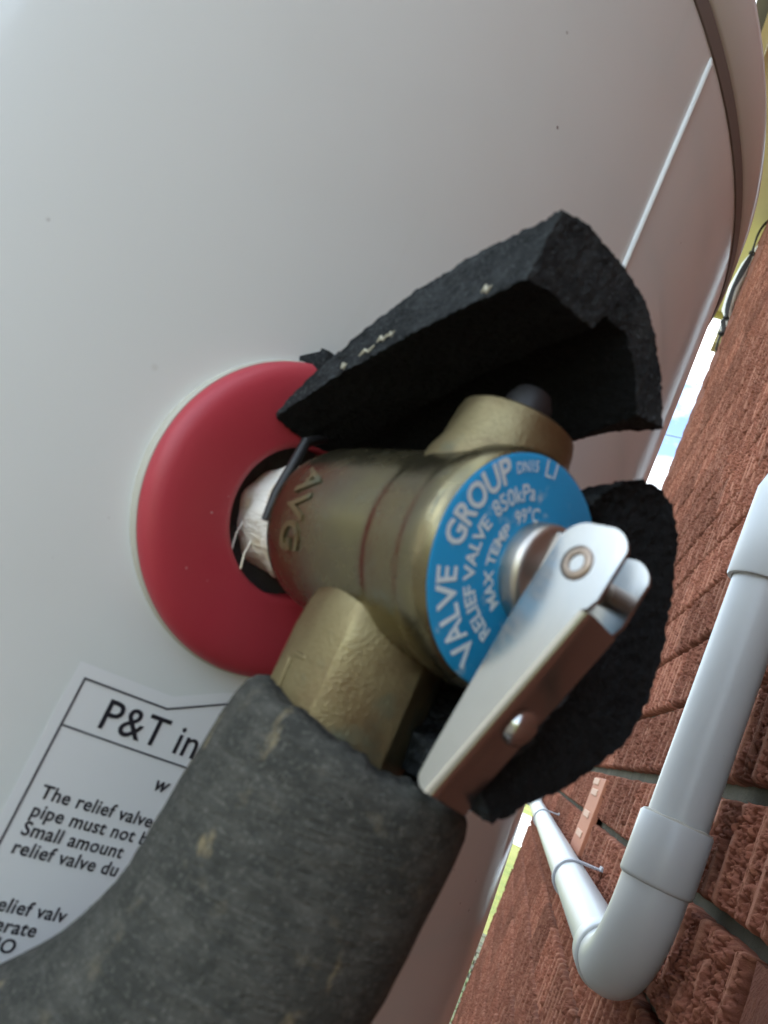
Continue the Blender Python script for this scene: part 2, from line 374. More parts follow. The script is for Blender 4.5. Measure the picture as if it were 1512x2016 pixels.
# ------------------------------------------------------------------ eave of the house
SZ = 2.63
eave = empty('house_eave', (WX, 1.0, SZ), 'pale yellow soffit eave above the end of the brick wall', 'eave')
mesh_obj('soffit', *box(-.10, .9, -.95, 4.28, SZ, SZ+.02), MT['soffit'], eave, smooth=False)
mesh_obj('fascia', *box(-.135, -.103, -.95, 4.31, SZ-.03, SZ+.2), MT['soffit'], eave, smooth=False)
mesh_obj('end_trim', *box(-.10, .9, 4.283, 4.31, SZ-.03, SZ+.2), MT['trim'], eave, smooth=False)
mesh_obj('roof', [(-.2, -1.0, SZ+.21), (-.2, 4.36, SZ+.21), (4.5, 4.36, SZ+2.2), (4.5, -1.0, SZ+2.2), (-.2, -1.0, SZ+.25), (-.2, 4.36, SZ+.25), (4.5, 4.36, SZ+2.24), (4.5, -1.0, SZ+2.24)],
         [(0, 1, 2, 3), (7, 6, 5, 4), (0, 4, 5, 1), (1, 5, 6, 2), (2, 6, 7, 3), (3, 7, 4, 0)], MT['roof'], eave, smooth=False)

# ------------------------------------------------------------------ added fence, out of view, put in to darken the metal's reflections
fence = empty('unseen_fence', (-3.4, 2.0, GZ), 'tall grey steel boundary fence across the yard from the tank', 'fence')
pn = None
for i in range(19):
    y = -6.0 + i*.80
    if pn is None:
        V, Fc = [], []
        prof_f = [(0, 0), (.06, 0), (.08, .03), (.12, .03), (.14, 0), (.26, 0), (.28, .03), (.32, .03), (.34, 0), (.46, 0), (.48, .03), (.52, .03), (.54, 0), (.66, 0), (.68, .03), (.72, .03), (.74, 0), (.79, 0)]
        for (a, b) in prof_f: V += [(-3.4+b, y+a, GZ), (-3.4+b, y+a, GZ+1.9)]
        for k in range(len(prof_f)-1): Fc.append((2*k, 2*k+2, 2*k+3, 2*k+1))
        pn = mesh_obj('panel', V, Fc, MT['fence'], fence, smooth=False)
    else:
        q = pn.copy(); COL.objects.link(q); q.parent = fence; q.location = (0, i*.80, 0)
mesh_obj('rail', *box(-3.43, -3.36, -6.0, 9.2, GZ+1.89, GZ+1.93), MT['fence'], fence, smooth=False)

# ------------------------------------------------------------------ water heater
heater = empty('water_heater', (TC.x, TC.y, GZ+.05), 'large white enamelled hot water cylinder filling the left of the view', 'water heater')
LIDZ = .2235
def tank_body():
    """cylinder with a round opening where the valve enters; every vertex lies on the cylinder"""
    hole, N = .0172, 96
    z0, z1 = GZ+.055-NIP.z, LIDZ-NIP.z
    S = .06
    V, Fc = [], []
    def sst(x): x = min(1, max(0, x)); return x*x*(3-2*x)
    def add(t, u): V.append(on_tank(t, u, .0058*sst((.02-u)/.14)*sst((t-.08)/.10)*sst((.75-t)/.2))); return len(V)-1
    circ = [add(hole*math.cos(2*math.pi*k/N), hole*math.sin(2*math.pi*k/N)) for k in range(N)]
    prev = circ
    for f_ in (.25, .5, .75, 1.0):
        cur = []
        for k in range(N):
            a = 2*math.pi*k/N; c, s = math.cos(a), math.sin(a); q = S/max(abs(c), abs(s)); r = hole*(1-f_) + q*f_
            cur.append(add(r*c, r*s))
        for k in range(N): Fc.append((prev[k], prev[(k+1) % N], cur[(k+1) % N], cur[k]))
        prev = cur
    # rest of the cylinder as a grid with the square left out (square boundary reuses its own points)
    q = N//8
    side = [S*math.tan(math.pi/4*i/q) for i in range(-q, q+1)]
    ts = list(np.linspace(-math.pi*TR, -S, 90)[:-1]) + side + list(np.linspace(S, math.pi*TR, 90)[1:-1])
    us = list(np.linspace(z0, -S, 40)[:-1]) + side + list(np.linspace(S, z1, 14)[1:])
    idx = {}
    def g(i, j):
        i = i % len(ts)
        if (i, j) not in idx: idx[(i, j)] = add(ts[i], us[j])
        return idx[(i, j)]
    for i in range(len(ts)):
        for j in range(len(us)-1):
            tc_ = .5*(ts[i]+ts[(i+1) % len(ts)]); uc = .5*(us[j]+us[j+1])
            if i+1 < len(ts) and abs(tc_) < S and abs(uc) < S: continue
            Fc.append((g(i, j), g(i+1, j), g(i+1, j+1), g(i, j+1)))
    return V, Fc
v, f = tank_body()
body = mesh_obj('body', v, f, MT['tank'], heater)
bm = bmesh.new(); bm.from_mesh(body.data); bmesh.ops.remove_doubles(bm, verts=bm.verts, dist=1e-5); bmesh.ops.recalc_face_normals(bm, faces=bm.faces); bm.to_mesh(body.data); bm.free()
body.data.polygons.foreach_set('use_smooth', [True]*len(body.data.polygons))
body.data.normals_split_custom_set_from_vertices([(Vector((vv.co.x, vv.co.y, 0))).normalized() for vv in body.data.vertices])
AX0 = Vector((TC.x, TC.y, 0))
mesh_obj('lid_gasket', *lathe([(LIDZ-.002, TR-.02), (LIDZ-.0008, TR-.0010), (LIDZ-.0002, TR+.0006), (LIDZ+.0052, TR+.0012), (LIDZ+.0060, TR+.0004), (LIDZ+.0066, TR-.02)], AX0, UP, 256), MT['lid_band'], heater)
lz = LIDZ+.0063
mesh_obj('lid', *lathe([(lz, TR-.02), (lz, TR+.0005), (lz+.0008, TR+.0018), (lz+.024, TR+.0018), (lz+.0275, TR+.0010), (lz+.0300, TR-.0012), (lz+.0315, TR-.005), (lz+.0325, TR-.012), (lz+.036, TR-.06), (lz+.045, TR-.16), (lz+.05, 0.0001)], AX0, UP, 256), MT['tank'], heater, sharp=60)
mesh_obj('base', *lathe([(GZ+.05, TR-.03), (GZ+.05, TR-.012), (GZ+.057, TR-.012), (GZ+.057, TR-.03)], AX0, UP, 96, close=True), MT['lid_band'], heater)
# rolled vertical seam of the jacket
SEAM = (R_(-26.1)-PHI)*TR
sv, sf = [], []
sec = [(-.0016, -.0003), (-.0011, -.0002), (-.00095, .0006), (-.0006, .0012), (-.0001, .0014), (.0004, .0012), (.0008, .0007), (.0011, .0001), (.0020, -.0003)]
zs = list(np.linspace(GZ+.06-NIP.z, LIDZ-.004-NIP.z, 60)) + [LIDZ-.0015-NIP.z]
for i, u in enumerate(zs):
    sc_ = 1.0 if i < len(zs)-1 else .35
    for (t, h) in sec: sv.append(on_tank(SEAM+t*(.8+.2*sc_), u, h*sc_ if h > 0 else h))
for i in range(len(zs)-1):
    for k in range(len(sec)-1): a = i*len(sec)+k; sf.append((a, a+1, a+1+len(sec), a+len(sec)))
mesh_obj('seam', sv, sf, MT['tank'], heater, sharp=70)
# opening lined with foam, then the red escutcheon
mesh_obj('cavity', *lathe([(-.0005, .0171), (-.034, .0168), (-.034, .0001)], NIP, OUT, 64), MT['cavity'], heater)
mesh_obj('backing_ring', *lathe([(-.0028, .0185), (-.0028, .0338), (.0004, .0338), (.0009, .0335), (.0011, .0185)], NIP, OUT, 128, close=True), MT['cream'], heater)
mesh_obj('escutcheon', *lathe([(.0011, .0334), (.0022, .0334), (.0036, .0329), (.0046, .0318), (.0053, .0300), (.0056, .0270), (.0056, .0175), (.0052, .0163), (.0044, .0158), (-.0015, .0158), (-.0015, .0175), (.0011, .0176)], NIP, OUT, 160, ref=UP, close=True), MT['red'], heater, sharp=70)

# ------------------------------------------------------------------ label on the heater
def text_mesh(body_, size, bold=0.0, space=1.0):
    cu = bpy.data.curves.new('t', 'FONT'); cu.body = body_; cu.size = size; cu.resolution_u = 3; cu.offset = bold; cu.space_character = space
    ob = bpy.data.objects.new('t', cu); COL.objects.link(ob)
    dg = bpy.context.evaluated_depsgraph_get(); me = bpy.data.meshes.new_from_object(ob.evaluated_get(dg))
    V = [tuple(v.co) for v in me.vertices]; Fc = [tuple(p.vertices) for p in me.polygons]
    bpy.data.objects.remove(ob); bpy.data.curves.remove(cu); bpy.data.meshes.remove(me)
    return V, Fc
def strip_on_tank(pts, width, lift):
    """a printed rule: flat band along a polyline given in (t, u)"""
    V, Fc = [], []
    for (a, b) in zip(pts[:-1], pts[1:]):
        a = Vector(a); b = Vector(b); d = (b-a).normalized(); nrm = Vector((-d.y, d.x))*width/2; n_ = 8; o = len(V)
        a = a - d*width*.5; b = b + d*width*.5
        for i in range(n_+1):
            p = a.lerp(b, i/n_); V += [on_tank(p.x+nrm.x, p.y+nrm.y, lift), on_tank(p.x-nrm.x, p.y-nrm.y, lift)]
        for i in range(n_): Fc.append((o+2*i, o+2*i+2, o+2*i+3, o+2*i+1))
    return V, Fc
TL = R_(-43.08+38.788)*TR
lab_top = lambda t: -.0447 if t < -.0060 else min(-.0447 + (t+.0060)*.42, -.0395)
cols = list(np.linspace(TL-.0022, -.0060, 8)) + list(np.linspace(-.0060, .03, 12))[1:]
rows = 12; V, Fc = [], []
for t in cols:
    top = lab_top(t) + .0026
    for j in range(rows+1): V.append(on_tank(t, top + (-.125-top)*j/rows, .00018))
for i in range(len(cols)-1):
    for j in range(rows): a = i*(rows+1)+j; Fc.append((a, a+1, a+rows+2, a+rows+1))
label = mesh_obj('label', V, Fc, MT['sticker'], heater)
label['label'] = 'white instruction sticker below the valve'
mesh_obj('border', *join(strip_on_tank([(TL, -.125), (TL, lab_top(TL)), (-.0060, lab_top(-.006)), (.0065, lab_top(.0065)), (.03, lab_top(.03))], .00042, .00030), strip_on_tank([(TL, -.0538), (.03, -.0545)], .00038, .00030)), MT['ink_line'], label)
def print_line(s, t0, u0, size, bold, space=1.0, slant=0.0):
    V, Fc = text_mesh(s, size, bold, space)
    mesh_obj('lettering', [on_tank(t0 + x + slant*y, u0 + y, .00032) for x, y, z in V], Fc, MT['ink'], label, smooth=False)
print_line('P&T in', TL+.0060, -.0522, .0083, .00005, 1.0)
print_line('w', TL+.0228, -.0600, .0042, .00008, 1.0, .2)
SP = .00345
for i, s in enumerate(['The relief valve', 'pipe must not b', 'Small amount', 'relief valve du']):
    print_line(s, TL+.0025, -.0671 - i*SP, .0036, .00006, 1.06)
for i, s in enumerate(['relief valv', 'operate', 'MO']):
    print_line(s, TL+[.0034, .0022, .0060][i], -.0671 - (5.9+i)*SP, .0036, .00006, 1.06)

# ------------------------------------------------------------------ relief valve
valve = empty('relief_valve', tuple(NIP), 'dull brass relief valve with blue face plate screwed into the red ring', 'valve')
prof = [(.0148, .0095), (.0150, .0128), (.0160, .0140), (.0185, .0155), (.0215, .0163), (.025, .0166), (.032, .0168), (.0385, .0170), (.0485, .0172), (.0497, .01715), (.0508, .01745), (.0525, .0179), (.0588, .0182), (.0605, .0186), (.0620, .0190), (.0645, .0190), (.0660, .0187), (.0668, .0180), (.0664, .0172), (.0664, .0001)]
mesh_obj('body', *lathe(prof, NIP, OUT, 128), MT['brass'], valve, sharp=50)
mesh_obj('nipple', *lathe([(-.033, .0098), (.016, .0098)], NIP, OUT, 48), MT['brass'], valve)
def tp(i, t, a, r): return a + .0006*math.sin(3*t+i), r*(1+.035*math.sin(5*t+i*1.7)+.02*math.sin(11*t+i*.9))
mesh_obj('thread_tape', *lathe([(-.012, .0100), (-.010, .0110), (-.006, .0114), (-.003, .0112), (-.0005, .0118), (.002, .0115), (.0045, .0119), (.0070, .0114), (.0095, .0117), (.0118, .0112), (.0128, .0103)], NIP, OUT, 72, fn=tp), MT['tape'], valve)
mesh_obj('neck', *lathe([(.0125, .0108), (.0132, .0118), (.0150, .0121), (.0156, .0110)], NIP, OUT, 48), MT['brass'], valve)
for (t, u, w, l) in ((-10.5, -4.5, 2, 7), (-8.5, -8.0, 5, 6)):
    mesh_obj('tape_strand', *sweep([mm(t, u, w), mm(t-.3, u-l*.5, w+.3), mm(t+.2, u-l, w+.8)], .00022, 6), MT['tape'], valve)
# outlet: a cast hexagonal branch pointing down, centre w = 43
def hexring(u, rad, cx, cw, ang0, rnd=.55, n_=72):
    out = []
    for k in range(n_):
        a = 2*math.pi*k/n_; q = (a-ang0) % (math.pi/3) - math.pi/6
        hx = rad*math.cos(math.pi/6)/math.cos(q); r = hx*(1-rnd*.35) + rad*.93*rnd*.35
        out.append(mm(cx + r*math.sin(a), u, cw + r*math.cos(a)))
    return out
camang = math.atan2(-.0903, .1513-.043)
V, Fc = [], []
lv = [(-9, 11.5), (-12.5, 12.9), (-15.5, 13.5), (-20, 13.7), (-50, 13.7)]
HX0 = camang-.34
for i, (u, r) in enumerate(lv): V += hexring(u, r, 0, 43, HX0, [2.4, 2.0, 1.4, .8, .5][i])
n_ = 72
for i in range(len(lv)-1):
    for k in range(n_): Fc.append((i*n_+k, i*n_+(k+1) % n_, (i+1)*n_+(k+1) % n_, (i+1)*n_+k))
Fc.append(tuple(range((len(lv)-1)*n_, len(lv)*n_)))
outlet = mesh_obj('outlet', V, Fc, MT['cast'], valve, sharp=30)
# raised cast mark on the outlet's flat
def flat(s, u, h):   # point on the left flat of the hexagon
    a = HX0-math.pi/6 ; d = 13.6*math.cos(math.pi/6)+h
    return mm(math.sin(a)*d + math.cos(a)*s, u, 43 + math.cos(a)*d - math.sin(a)*s)
def bar(p, q, wd, h):
    p, q = Vector(p), Vector(q); d = (q-p).normalized(); nn = Vector((-d.y, d.x))*wd/2
    c = [p+nn, q+nn, q-nn, p-nn]
    V = [flat(x.x, x.y, -.3) for x in c] + [flat(x.x*1.0, x.y, h) for x in c]
    return V, [(0, 1, 2, 3), (7, 6, 5, 4), (0, 4, 5, 1), (1, 5, 6, 2), (2, 6, 7, 3), (3, 7, 4, 0)]
mk = mesh_obj('cast_mark', *join(bar((-3.4, -25.4), (-2.9, -30.6), .9, .55), bar((-3.0, -24.4), (.4, -24.6), .8, .5)), MT['cast'], outlet); bevel(mk, .0002, 2)
# boss on top, closed by a dark plug
def on_top(u, r, cw=54, n_=64): return [mm(r*math.cos(2*math.pi*k/n_), u, cw + r*math.sin(2*math.pi*k/n_)*.95) for k in range(n_)]
V, Fc = [], []
lv = [(9, 13.5), (15, 12.4), (18, 11.2), (23.0, 10.6), (24.6, 10.2), (25.3, 9.0), (25.3, .05)]
for (u, r) in lv: V += on_top(u, r)
for i in range(len(lv)-1):
    for k in range(64): Fc.append((i*64+k, i*64+(k+1) % 64, (i+1)*64+(k+1) % 64, (i+1)*64+k))
mesh_obj('boss', V, Fc, MT['cast'], valve, sharp=45)
mesh_obj('plug', *lathe([(.0250, .0042), (.0285, .0040), (.0305, .0030), (.0315, .0001)], L(-.001, 0, .0555), UP, 32), MT['black_plastic'], valve)
# raised letters cast on the side of the body
def emboss(s, w0, ang0, size):
    V, Fc = text_mesh(s, size, .00012)
    # text runs up the side (around the body), rotated to follow the casting
    VV = []
    for h in (-.0004, .0005):
        for x, y, z in V:
            a = ang0 + x/.0166; w = w0 + y
            r = .0166 + h; VV.append(NIP + OUT*w + TAN*(r*math.cos(a)) + UP*(r*math.sin(a)))
    n_ = len(V); cnt = {}
    FF = [tuple(q) for q in Fc] + [tuple(i+n_ for i in q) for q in Fc]
    for q in Fc:
        for a, b in zip(q, q[1:]+q[:1]):
            kk = (min(a, b), max(a, b)); cnt.setdefault(kk, []).append((a, b))
    for kk, e in cnt.items():
        if len(e) == 1: a, b = e[0]; FF.append((a, b, b+n_, a+n_))
    return VV, FF
mesh_obj('cast_lettering', *emboss('AVG', .0262, R_(158), .0080), MT['cast'], valve, smooth=False)

# blue face plate with printed rings of lettering
plate = mesh_obj('face_plate', *lathe([(.0666, .0001), (.0672, .0002), (.0672, .0174), (.0669, .0179), (.0662, .0179)], NIP, OUT, 96), MT['blue'], valve)
plate['label'] = 'round blue plate printed with white capitals'
def arc_text(s, r, a0, a1, size, bold):
    """letters standing on a circle, reading clockwise from angle a0 to a1 (degrees from +t, counter-clockwise)"""
    V, Fc = text_mesh(s, size, bold); x0 = min(v[0] for v in V); x1 = max(v[0] for v in V); VV = []
    for x, y, z in V:
        a = R_(a0 + (a1-a0)*(x-x0)/(x1-x0)); rr = r + y
        VV.append(NIP + OUT*.06735 + TAN*(.0010 + rr*math.cos(a)) + UP*(.0007 + rr*math.sin(a)))
    mesh_obj('lettering', VV, Fc, MT['plate_print'], plate, smooth=False)
arc_text('VALVE', .0142, 256, 201, .0054, .00010)
arc_text('GROUP', .0142, 190, 134, .0054, .00016)
arc_text('DN15', .0150, 130, 113, .0024, .00003)
arc_text('RELIEF VALVE', .0107, 258, 164, .0031, .00008)
arc_text('850kPa', .0107, 157, 113, .0036, .00004)
arc_text('MAX TEMP', .0070, 246, 149, .0026, .00007)
arc_text('99\u00b0C', .0075, 138, 104, .0030, .00003)
arc_text('LI', .0146, 107, 98, .0038, 0.)
# spindle cap with its raised bar
spn = mesh_obj('spindle', *lathe([(.0668, .0080), (.0694, .0080), (.0703, .0077), (.0707, .0070), (.0707, .0001)], L(.0032, .0012, 0), OUT, 64), MT['spindle'], valve, sharp=50)
o = mesh_obj('bar', *[[mm(t*.9 + 3.4 + u*.10, u*.9 + 1.2, 70.4 + w) for (t, u, w) in ((-4.2, -7.4, 0), (-2.6, -7.6, 0), (-2.6, 7.6, 0), (-4.2, 7.2, 0), (-4.0, -7.2, 1.3), (-2.8, -7.4, 1.3), (-2.8, 7.4, 1.3), (-4.0, 7.0, 1.3))], box(0, 1, 0, 1, 0, 1)[1]], MT['spindle'], spn, smooth=False); bevel(o, .0003, 2)
# lever: pressed U-channel hanging from the pivot
LH = 6.5     # half width of the channel
def lev(t, u, w): return mm(t + 1.5, u, w - .30*(t+LH))
def w_out(u): return 85.8 + (u+4.5)*(85.8-73.4)/(33-4.5)
def w_in(u): return 73.3 + (u+6.7)*(73.3-69.0)/(31.6-6.7) if u < -6.7 else 73.3 + (u+6.7)*.24
th = 1.15
RB = 1.9
def web_section(u):
    wo = w_out(u); outp = [(-LH + RB - RB*math.cos(a), wo - RB + RB*math.sin(a)) for a in np.linspace(0, math.pi/2, 8)]
    outp += [(-x, w) for x, w in reversed(outp)]
    ri = RB-th; inp = [(-LH + RB - ri*math.cos(a), wo - RB + ri*math.sin(a)) for a in np.linspace(0, math.pi/2, 8)]
    inp += [(-x, w) for x, w in reversed(inp)]
    return outp + inp[::-1]
V, Fc = [], []
us = [-33.9, -33.2, -31.5, -26, -20, -14, -8, -4.5]
for i, u in enumerate(us):
    sec_ = web_section(u)
    for (t, w) in sec_: V.append(lev(t, u - (.12*(t+LH) if i < 2 else 0), w))
m_ = len(sec_)
for i in range(len(us)-1):
    for k in range(m_): Fc.append((i*m_+k, i*m_+(k+1) % m_, (i+1)*m_+(k+1) % m_, (i+1)*m_+k))
Fc += [tuple(range(m_-1, -1, -1)), tuple(range((len(us)-1)*m_, len(us)*m_))]
def rounded(cx, cw, r, a0, a1, n_=8): return [(cx + r*math.sin(a), cw + r*math.cos(a)) for a in np.linspace(R_(a0), R_(a1), n_)]
def flange(t0, t1, bot):
    pl = [(u, w_out(u)-RB) for u in (bot, -26, -20, -14, -8, -4.5)] + [(-4.0, w_out(-4.5)-.9), (-2.6, w_out(-4.5)+.1)]
    pl += rounded(3.6, 83.6, 3.9, 12, 96, 9) + rounded(3.2, 80.2, 4.4, 84, 178, 9)
    pl += [(-6.7, 73.3), (-14, w_in(-14)), (-22, w_in(-22)), (bot+5, w_in(bot+5))] + [(bot + 2.4 - 2.4*math.sin(a), w_in(bot+2) + 2.0 - 2.0*math.cos(a)) for a in np.linspace(.3, 1.5, 6)]
    n_ = len(pl); V = [lev(t0, u, w) for u, w in pl] + [lev(t1, u, w) for u, w in pl]
    return V, [tuple(range(n_-1, -1, -1)), tuple(range(n_, 2*n_))] + [(k, (k+1) % n_, n_+(k+1) % n_, n_+k) for k in range(n_)]
lever = mesh_obj('lever', *join((V, Fc), flange(-LH, -LH+th, -33.8), flange(LH-th, LH, -35.3)), MT['steel'], valve, sharp=40)
mesh_obj('rivet', *lathe([(-.0008, .0022), (-.0004, .0026), (.0002, .0025), (.0004, .0020), (.0003, .0013), (-.0010, .0011), (-.0010, .0001)], lev(-LH, 1.7, 80.6), -TAN, 32), MT['pin'], lever, sharp=60)
mesh_obj('pivot_pin', *lathe([(0, .0019), (.0114, .0019)], lev(-LH+.8, 1.7, 80.6), TAN - OUT*.30, 24), MT['pin'], lever)
wdir = (lev(0, -20, w_out(-20)) - lev(0, -21, w_out(-21))).normalized(); wn = wdir.cross(TAN - OUT*.30).normalized(); wn = wn if wn.dot(OUT) > 0 else -wn
mesh_obj('hole_dome', *lathe([(-.0006, .0030), (.0003, .0029), (.0013, .0024), (.0020, .0014), (.0023, .0001)], lev(-.2, -20.9, w_out(-20.9)), wn, 40), MT['steel'], lever, sharp=80)  # added dome that catches the sky, standing in for the web's bright hole

# ------------------------------------------------------------------ foam around the valve
def dens(pl, n_):
    """resample an open polyline"""
    pl = [Vector(p) for p in pl]; d = [0]
    for a, b in zip(pl[:-1], pl[1:]): d.append(d[-1] + (b-a).length)
    out = []
    for i in range(n_):
        s = d[-1]*i/(n_-1); k = max(j for j in range(len(d)) if d[j] <= s+1e-9); k = min(k, len(pl)-2)
        out.append(pl[k].lerp(pl[k+1], (s-d[k])/max(1e-9, d[k+1]-d[k])))
    return out
from mathutils import noise as mnoise
def foam_piece(name, inner_far, outer_far, inner_near, outer_near, wfar, wnear, label_, cat, lift=0., na=110, nl=130, nt_=24, seed=0, ragged=1.2, skin=None, end_cut=True):
    """curved slab of foam: arcs across, thickness between inner and outer, length along the valve axis.
    wnear may be a function of (arc fraction, thickness fraction)"""
    inf = dens([(a, b, 0) for a, b in inner_far], na); ouf = dens([(a, b, 0) for a, b in outer_far], na)
    inn = dens([(a, b, 0) for a, b in inner_near], na); oun = dens([(a, b, 0) for a, b in outer_near], na)
    def P(ia, it, il):
        fa, ft, fl_ = ia/(na-1), it/(nt_-1), il/(nl-1)
        far = inf[ia].lerp(ouf[ia], ft); near = inn[ia].lerp(oun[ia], ft)
        e = fl_
        p = far.lerp(near, e); p = p + (near-far).normalized()*0
        bow = lift*(.55+ft)*math.sin(math.pi*fl_**.8)
        wn_ = wnear(fa, ft) if callable(wnear) else wnear
        q = mm(p.x, p.y + bow, wfar + (wn_-wfar)*fl_)
        s = q*1000 + Vector((seed*31.7, 0, 0))
        d = mnoise.noise_vector(s*.12)*.32 + mnoise.noise_vector(s*.6)*.16 + mnoise.noise_vector(s*1.1)*.22 + mnoise.noise_vector(s*2.3)*.14
        return q + d*.001*ragged
    V, idx = [], {}
    def g(a, t, l):
        if (a, t, l) not in idx: idx[(a, t, l)] = len(V); V.append(P(a, t, l))
        return idx[(a, t, l)]
    sheets = []
    F_in, F_out, F_cut, F_end = [], [], [], []
    for l in range(nl-1):
        for a in range(na-1):
            F_in.append((g(a, 0, l), g(a+1, 0, l), g(a+1, 0, l+1), g(a, 0, l+1)))
            F_out.append((g(a, nt_-1, l), g(a, nt_-1, l+1), g(a+1, nt_-1, l+1), g(a+1, nt_-1, l)))
        for t in range(nt_-1):
            F_cut.append((g(0, t, l), g(0, t, l+1), g(0, t+1, l+1), g(0, t+1, l)))
            F_cut.append((g(na-1, t, l), g(na-1, t+1, l), g(na-1, t+1, l+1), g(na-1, t, l+1)))
    for a in range(na-1):
        for t in range(nt_-1):
            F_end.append((g(a, t, nl-1), g(a+1, t, nl-1), g(a+1, t+1, nl-1), g(a, t+1, nl-1)))
            F_cut.append((g(a, t, 0), g(a, t+1, 0), g(a+1, t+1, 0), g(a+1, t, 0)))
    faces = F_in + F_out + F_cut + F_end
    base = mm(*[ (inf[0]+ouf[-1])[i]*.5 for i in (0, 1)], wfar)
    o = mesh_obj(name, V, faces, MT['foam'], None, loc=base, sharp=70)
    o.data.materials.append(MT['foam_cut']); o.data.materials.append(MT['foam'])
    a_, b_ = len(F_in)+len(F_out), len(F_in)+len(F_out)+len(F_cut)
    for i, p in enumerate(o.data.polygons): p.material_index = 1 if a_ <= i < (len(faces) if end_cut else b_) else 0
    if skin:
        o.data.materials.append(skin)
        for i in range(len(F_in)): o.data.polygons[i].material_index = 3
    tag(o, label_, cat); return o
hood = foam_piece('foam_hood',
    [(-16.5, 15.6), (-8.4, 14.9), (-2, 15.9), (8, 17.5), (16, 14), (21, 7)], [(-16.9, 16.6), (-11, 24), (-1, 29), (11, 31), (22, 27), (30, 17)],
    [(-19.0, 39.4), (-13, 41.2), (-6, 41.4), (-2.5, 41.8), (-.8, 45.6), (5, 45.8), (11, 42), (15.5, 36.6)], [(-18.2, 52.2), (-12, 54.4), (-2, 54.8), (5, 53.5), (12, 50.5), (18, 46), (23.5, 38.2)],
    6.5, 63.5, 'torn black foam half shell rising above the valve like a hood', 'foam insulation', lift=5.0, seed=1, skin=MT['foam_inner_shade'])
mesh_obj('crumb', *lathe([(-.0042, .0001), (-.003, .0028), (0, .0042), (.003, .003), (.0042, .0001)], mm(-9.5, 31.5, 2), UP, 14, fn=lambda i, t, a, r: (a, r*(1+.35*math.sin(3*t+i*2.1)+.2*math.sin(7*t+i)))), MT['foam_cut'], hood, sharp=80)
def slit(fl_, ft):   # point on the hood's long cut face
    p = Vector((-16.5, 15.6)).lerp(Vector((-16.9, 16.6)), ft).lerp(Vector((-19.0, 39.4)).lerp(Vector((-18.2, 52.2)), ft), fl_)
    return mm(p.x-.35, p.y + 5.0*(.55+ft)*math.sin(math.pi*fl_**.8), 6.5 + 57*fl_)
for (f0, f1, ft, r) in ((.36, .42, .14, .55), (.425, .465, .22, .6), (.47, .495, .20, .4), (.285, .305, .12, .75), (.84, .87, .10, .7)):
    mesh_obj('glue_fleck', *sweep([slit(f0, ft), slit(f0*.7+f1*.3, ft+.07), slit(f0*.3+f1*.7, ft-.03), slit(f1, ft+.05)], [.0001, .0006*r, .0005*r, .0001], 8), MT['glue'], hood)
def arc(cx, cy, r, a0, a1, n_=14): return [(cx + r*math.cos(R_(a0+(a1-a0)*i/(n_-1))), cy + r*math.sin(R_(a0+(a1-a0)*i/(n_-1)))) for i in range(n_)]
cuff = foam_piece('foam_cuff', arc(2, -4, 20.5, 50, -84), arc(3, -4, 30, 48, -82),
    [(14.6, 18.4), (19, 17), (23, 10), (25, 0), (23, -12), (16, -22), (7, -30)],
    [(13.7, 20.2), (17.0, 24.4), (20.8, 26.8), (26, 28.0), (31.2, 27.0), (35.4, 22), (38.6, 13.6), (40.4, 3), (41.2, -7.4), (38, -14), (33.3, -20.2), (22, -28), (10.7, -34.6)],
    26, lambda fa, ft: 62.5 + 7*fa + 2*ft, 'torn black foam cuff curling behind the steel lever', 'foam insulation', seed=5, ragged=1.9, na=130, nl=80, end_cut=False, skin=MT['foam_skin'])
# dusty lagging on the drain pipe below the valve
c0 = NIP + OUT*.042; hv = Vector((c0.x, c0.y, 0)).normalized(); SIDE = Vector((hv.y, -hv.x, 0))
sl_top = c0 + SIDE*.0052 + UP*(-.0330); sl_bot = c0 + SIDE*(-.0030) - hv*.002 + UP*(-.125)
ax = (sl_bot-sl_top).normalized()
lag_path = [sl_top, sl_top+ax*.0006, sl_top+ax*.0018, sl_top+ax*.004, sl_top+ax*.008, sl_top+ax*.013, sl_top+ax*.019]
lag_path += bez(sl_top+ax*.024, sl_top+ax*.050, sl_top+ax*.066-SIDE*.006, sl_top+ax*.100-SIDE*.046, 26)
nP = len(lag_path); SEG = 128
rad_o = [.0186, .0203, .0213, .0219] + [.0222]*(nP-4)
Vo, Fo = sweep(lag_path, rad_o, SEG, cap=False, ref=SIDE, wob=lambda i, t: (.008*math.sin(2*t+i*.3) + .005*math.sin(5*t+i*.7) + .003*math.sin(3*i+t)) * min(1, i/6))
def ragged(k):
    t = 2*math.pi*k/SEG
    return mnoise.noise(Vector((math.cos(t)*2.2, math.sin(t)*2.2, 3.1)))*.0016 + mnoise.noise(Vector((math.cos(t)*9, math.sin(t)*9, 1.1)))*.0006 + .0012*math.cos(t-.4) + .0008*math.sin(t)
V = list(Vo)
for i in range(7):
    for k in range(SEG): V[i*SEG+k] = V[i*SEG+k] + ax*ragged(k)*(1-i/7)
Fc = list(Fo); inner_rows = [(.0162, -.0004), (.0148, .0004), (.0132, .0016), (.0118, .008)]
prev = 0; u_, v_ = (SIDE - ax*SIDE.dot(ax)).normalized(), None; v_ = ax.cross(u_)
start_inner = len(Fc)
for (r, a) in inner_rows:
    o_ = len(V)
    for k in range(SEG):
        t = 2*math.pi*k/SEG; V.append(sl_top + ax*(a + ragged(k)*.9) + (u_*math.cos(t) + v_*math.sin(t))*r*(1+.03*math.sin(9*t)+.02*math.sin(17*t)))
    for k in range(SEG): l = (k+1) % SEG; Fc.append((prev+k, prev+l, o_+l, o_+k))
    prev = o_
Fc.append(tuple(range((nP-1)*SEG, nP*SEG)))
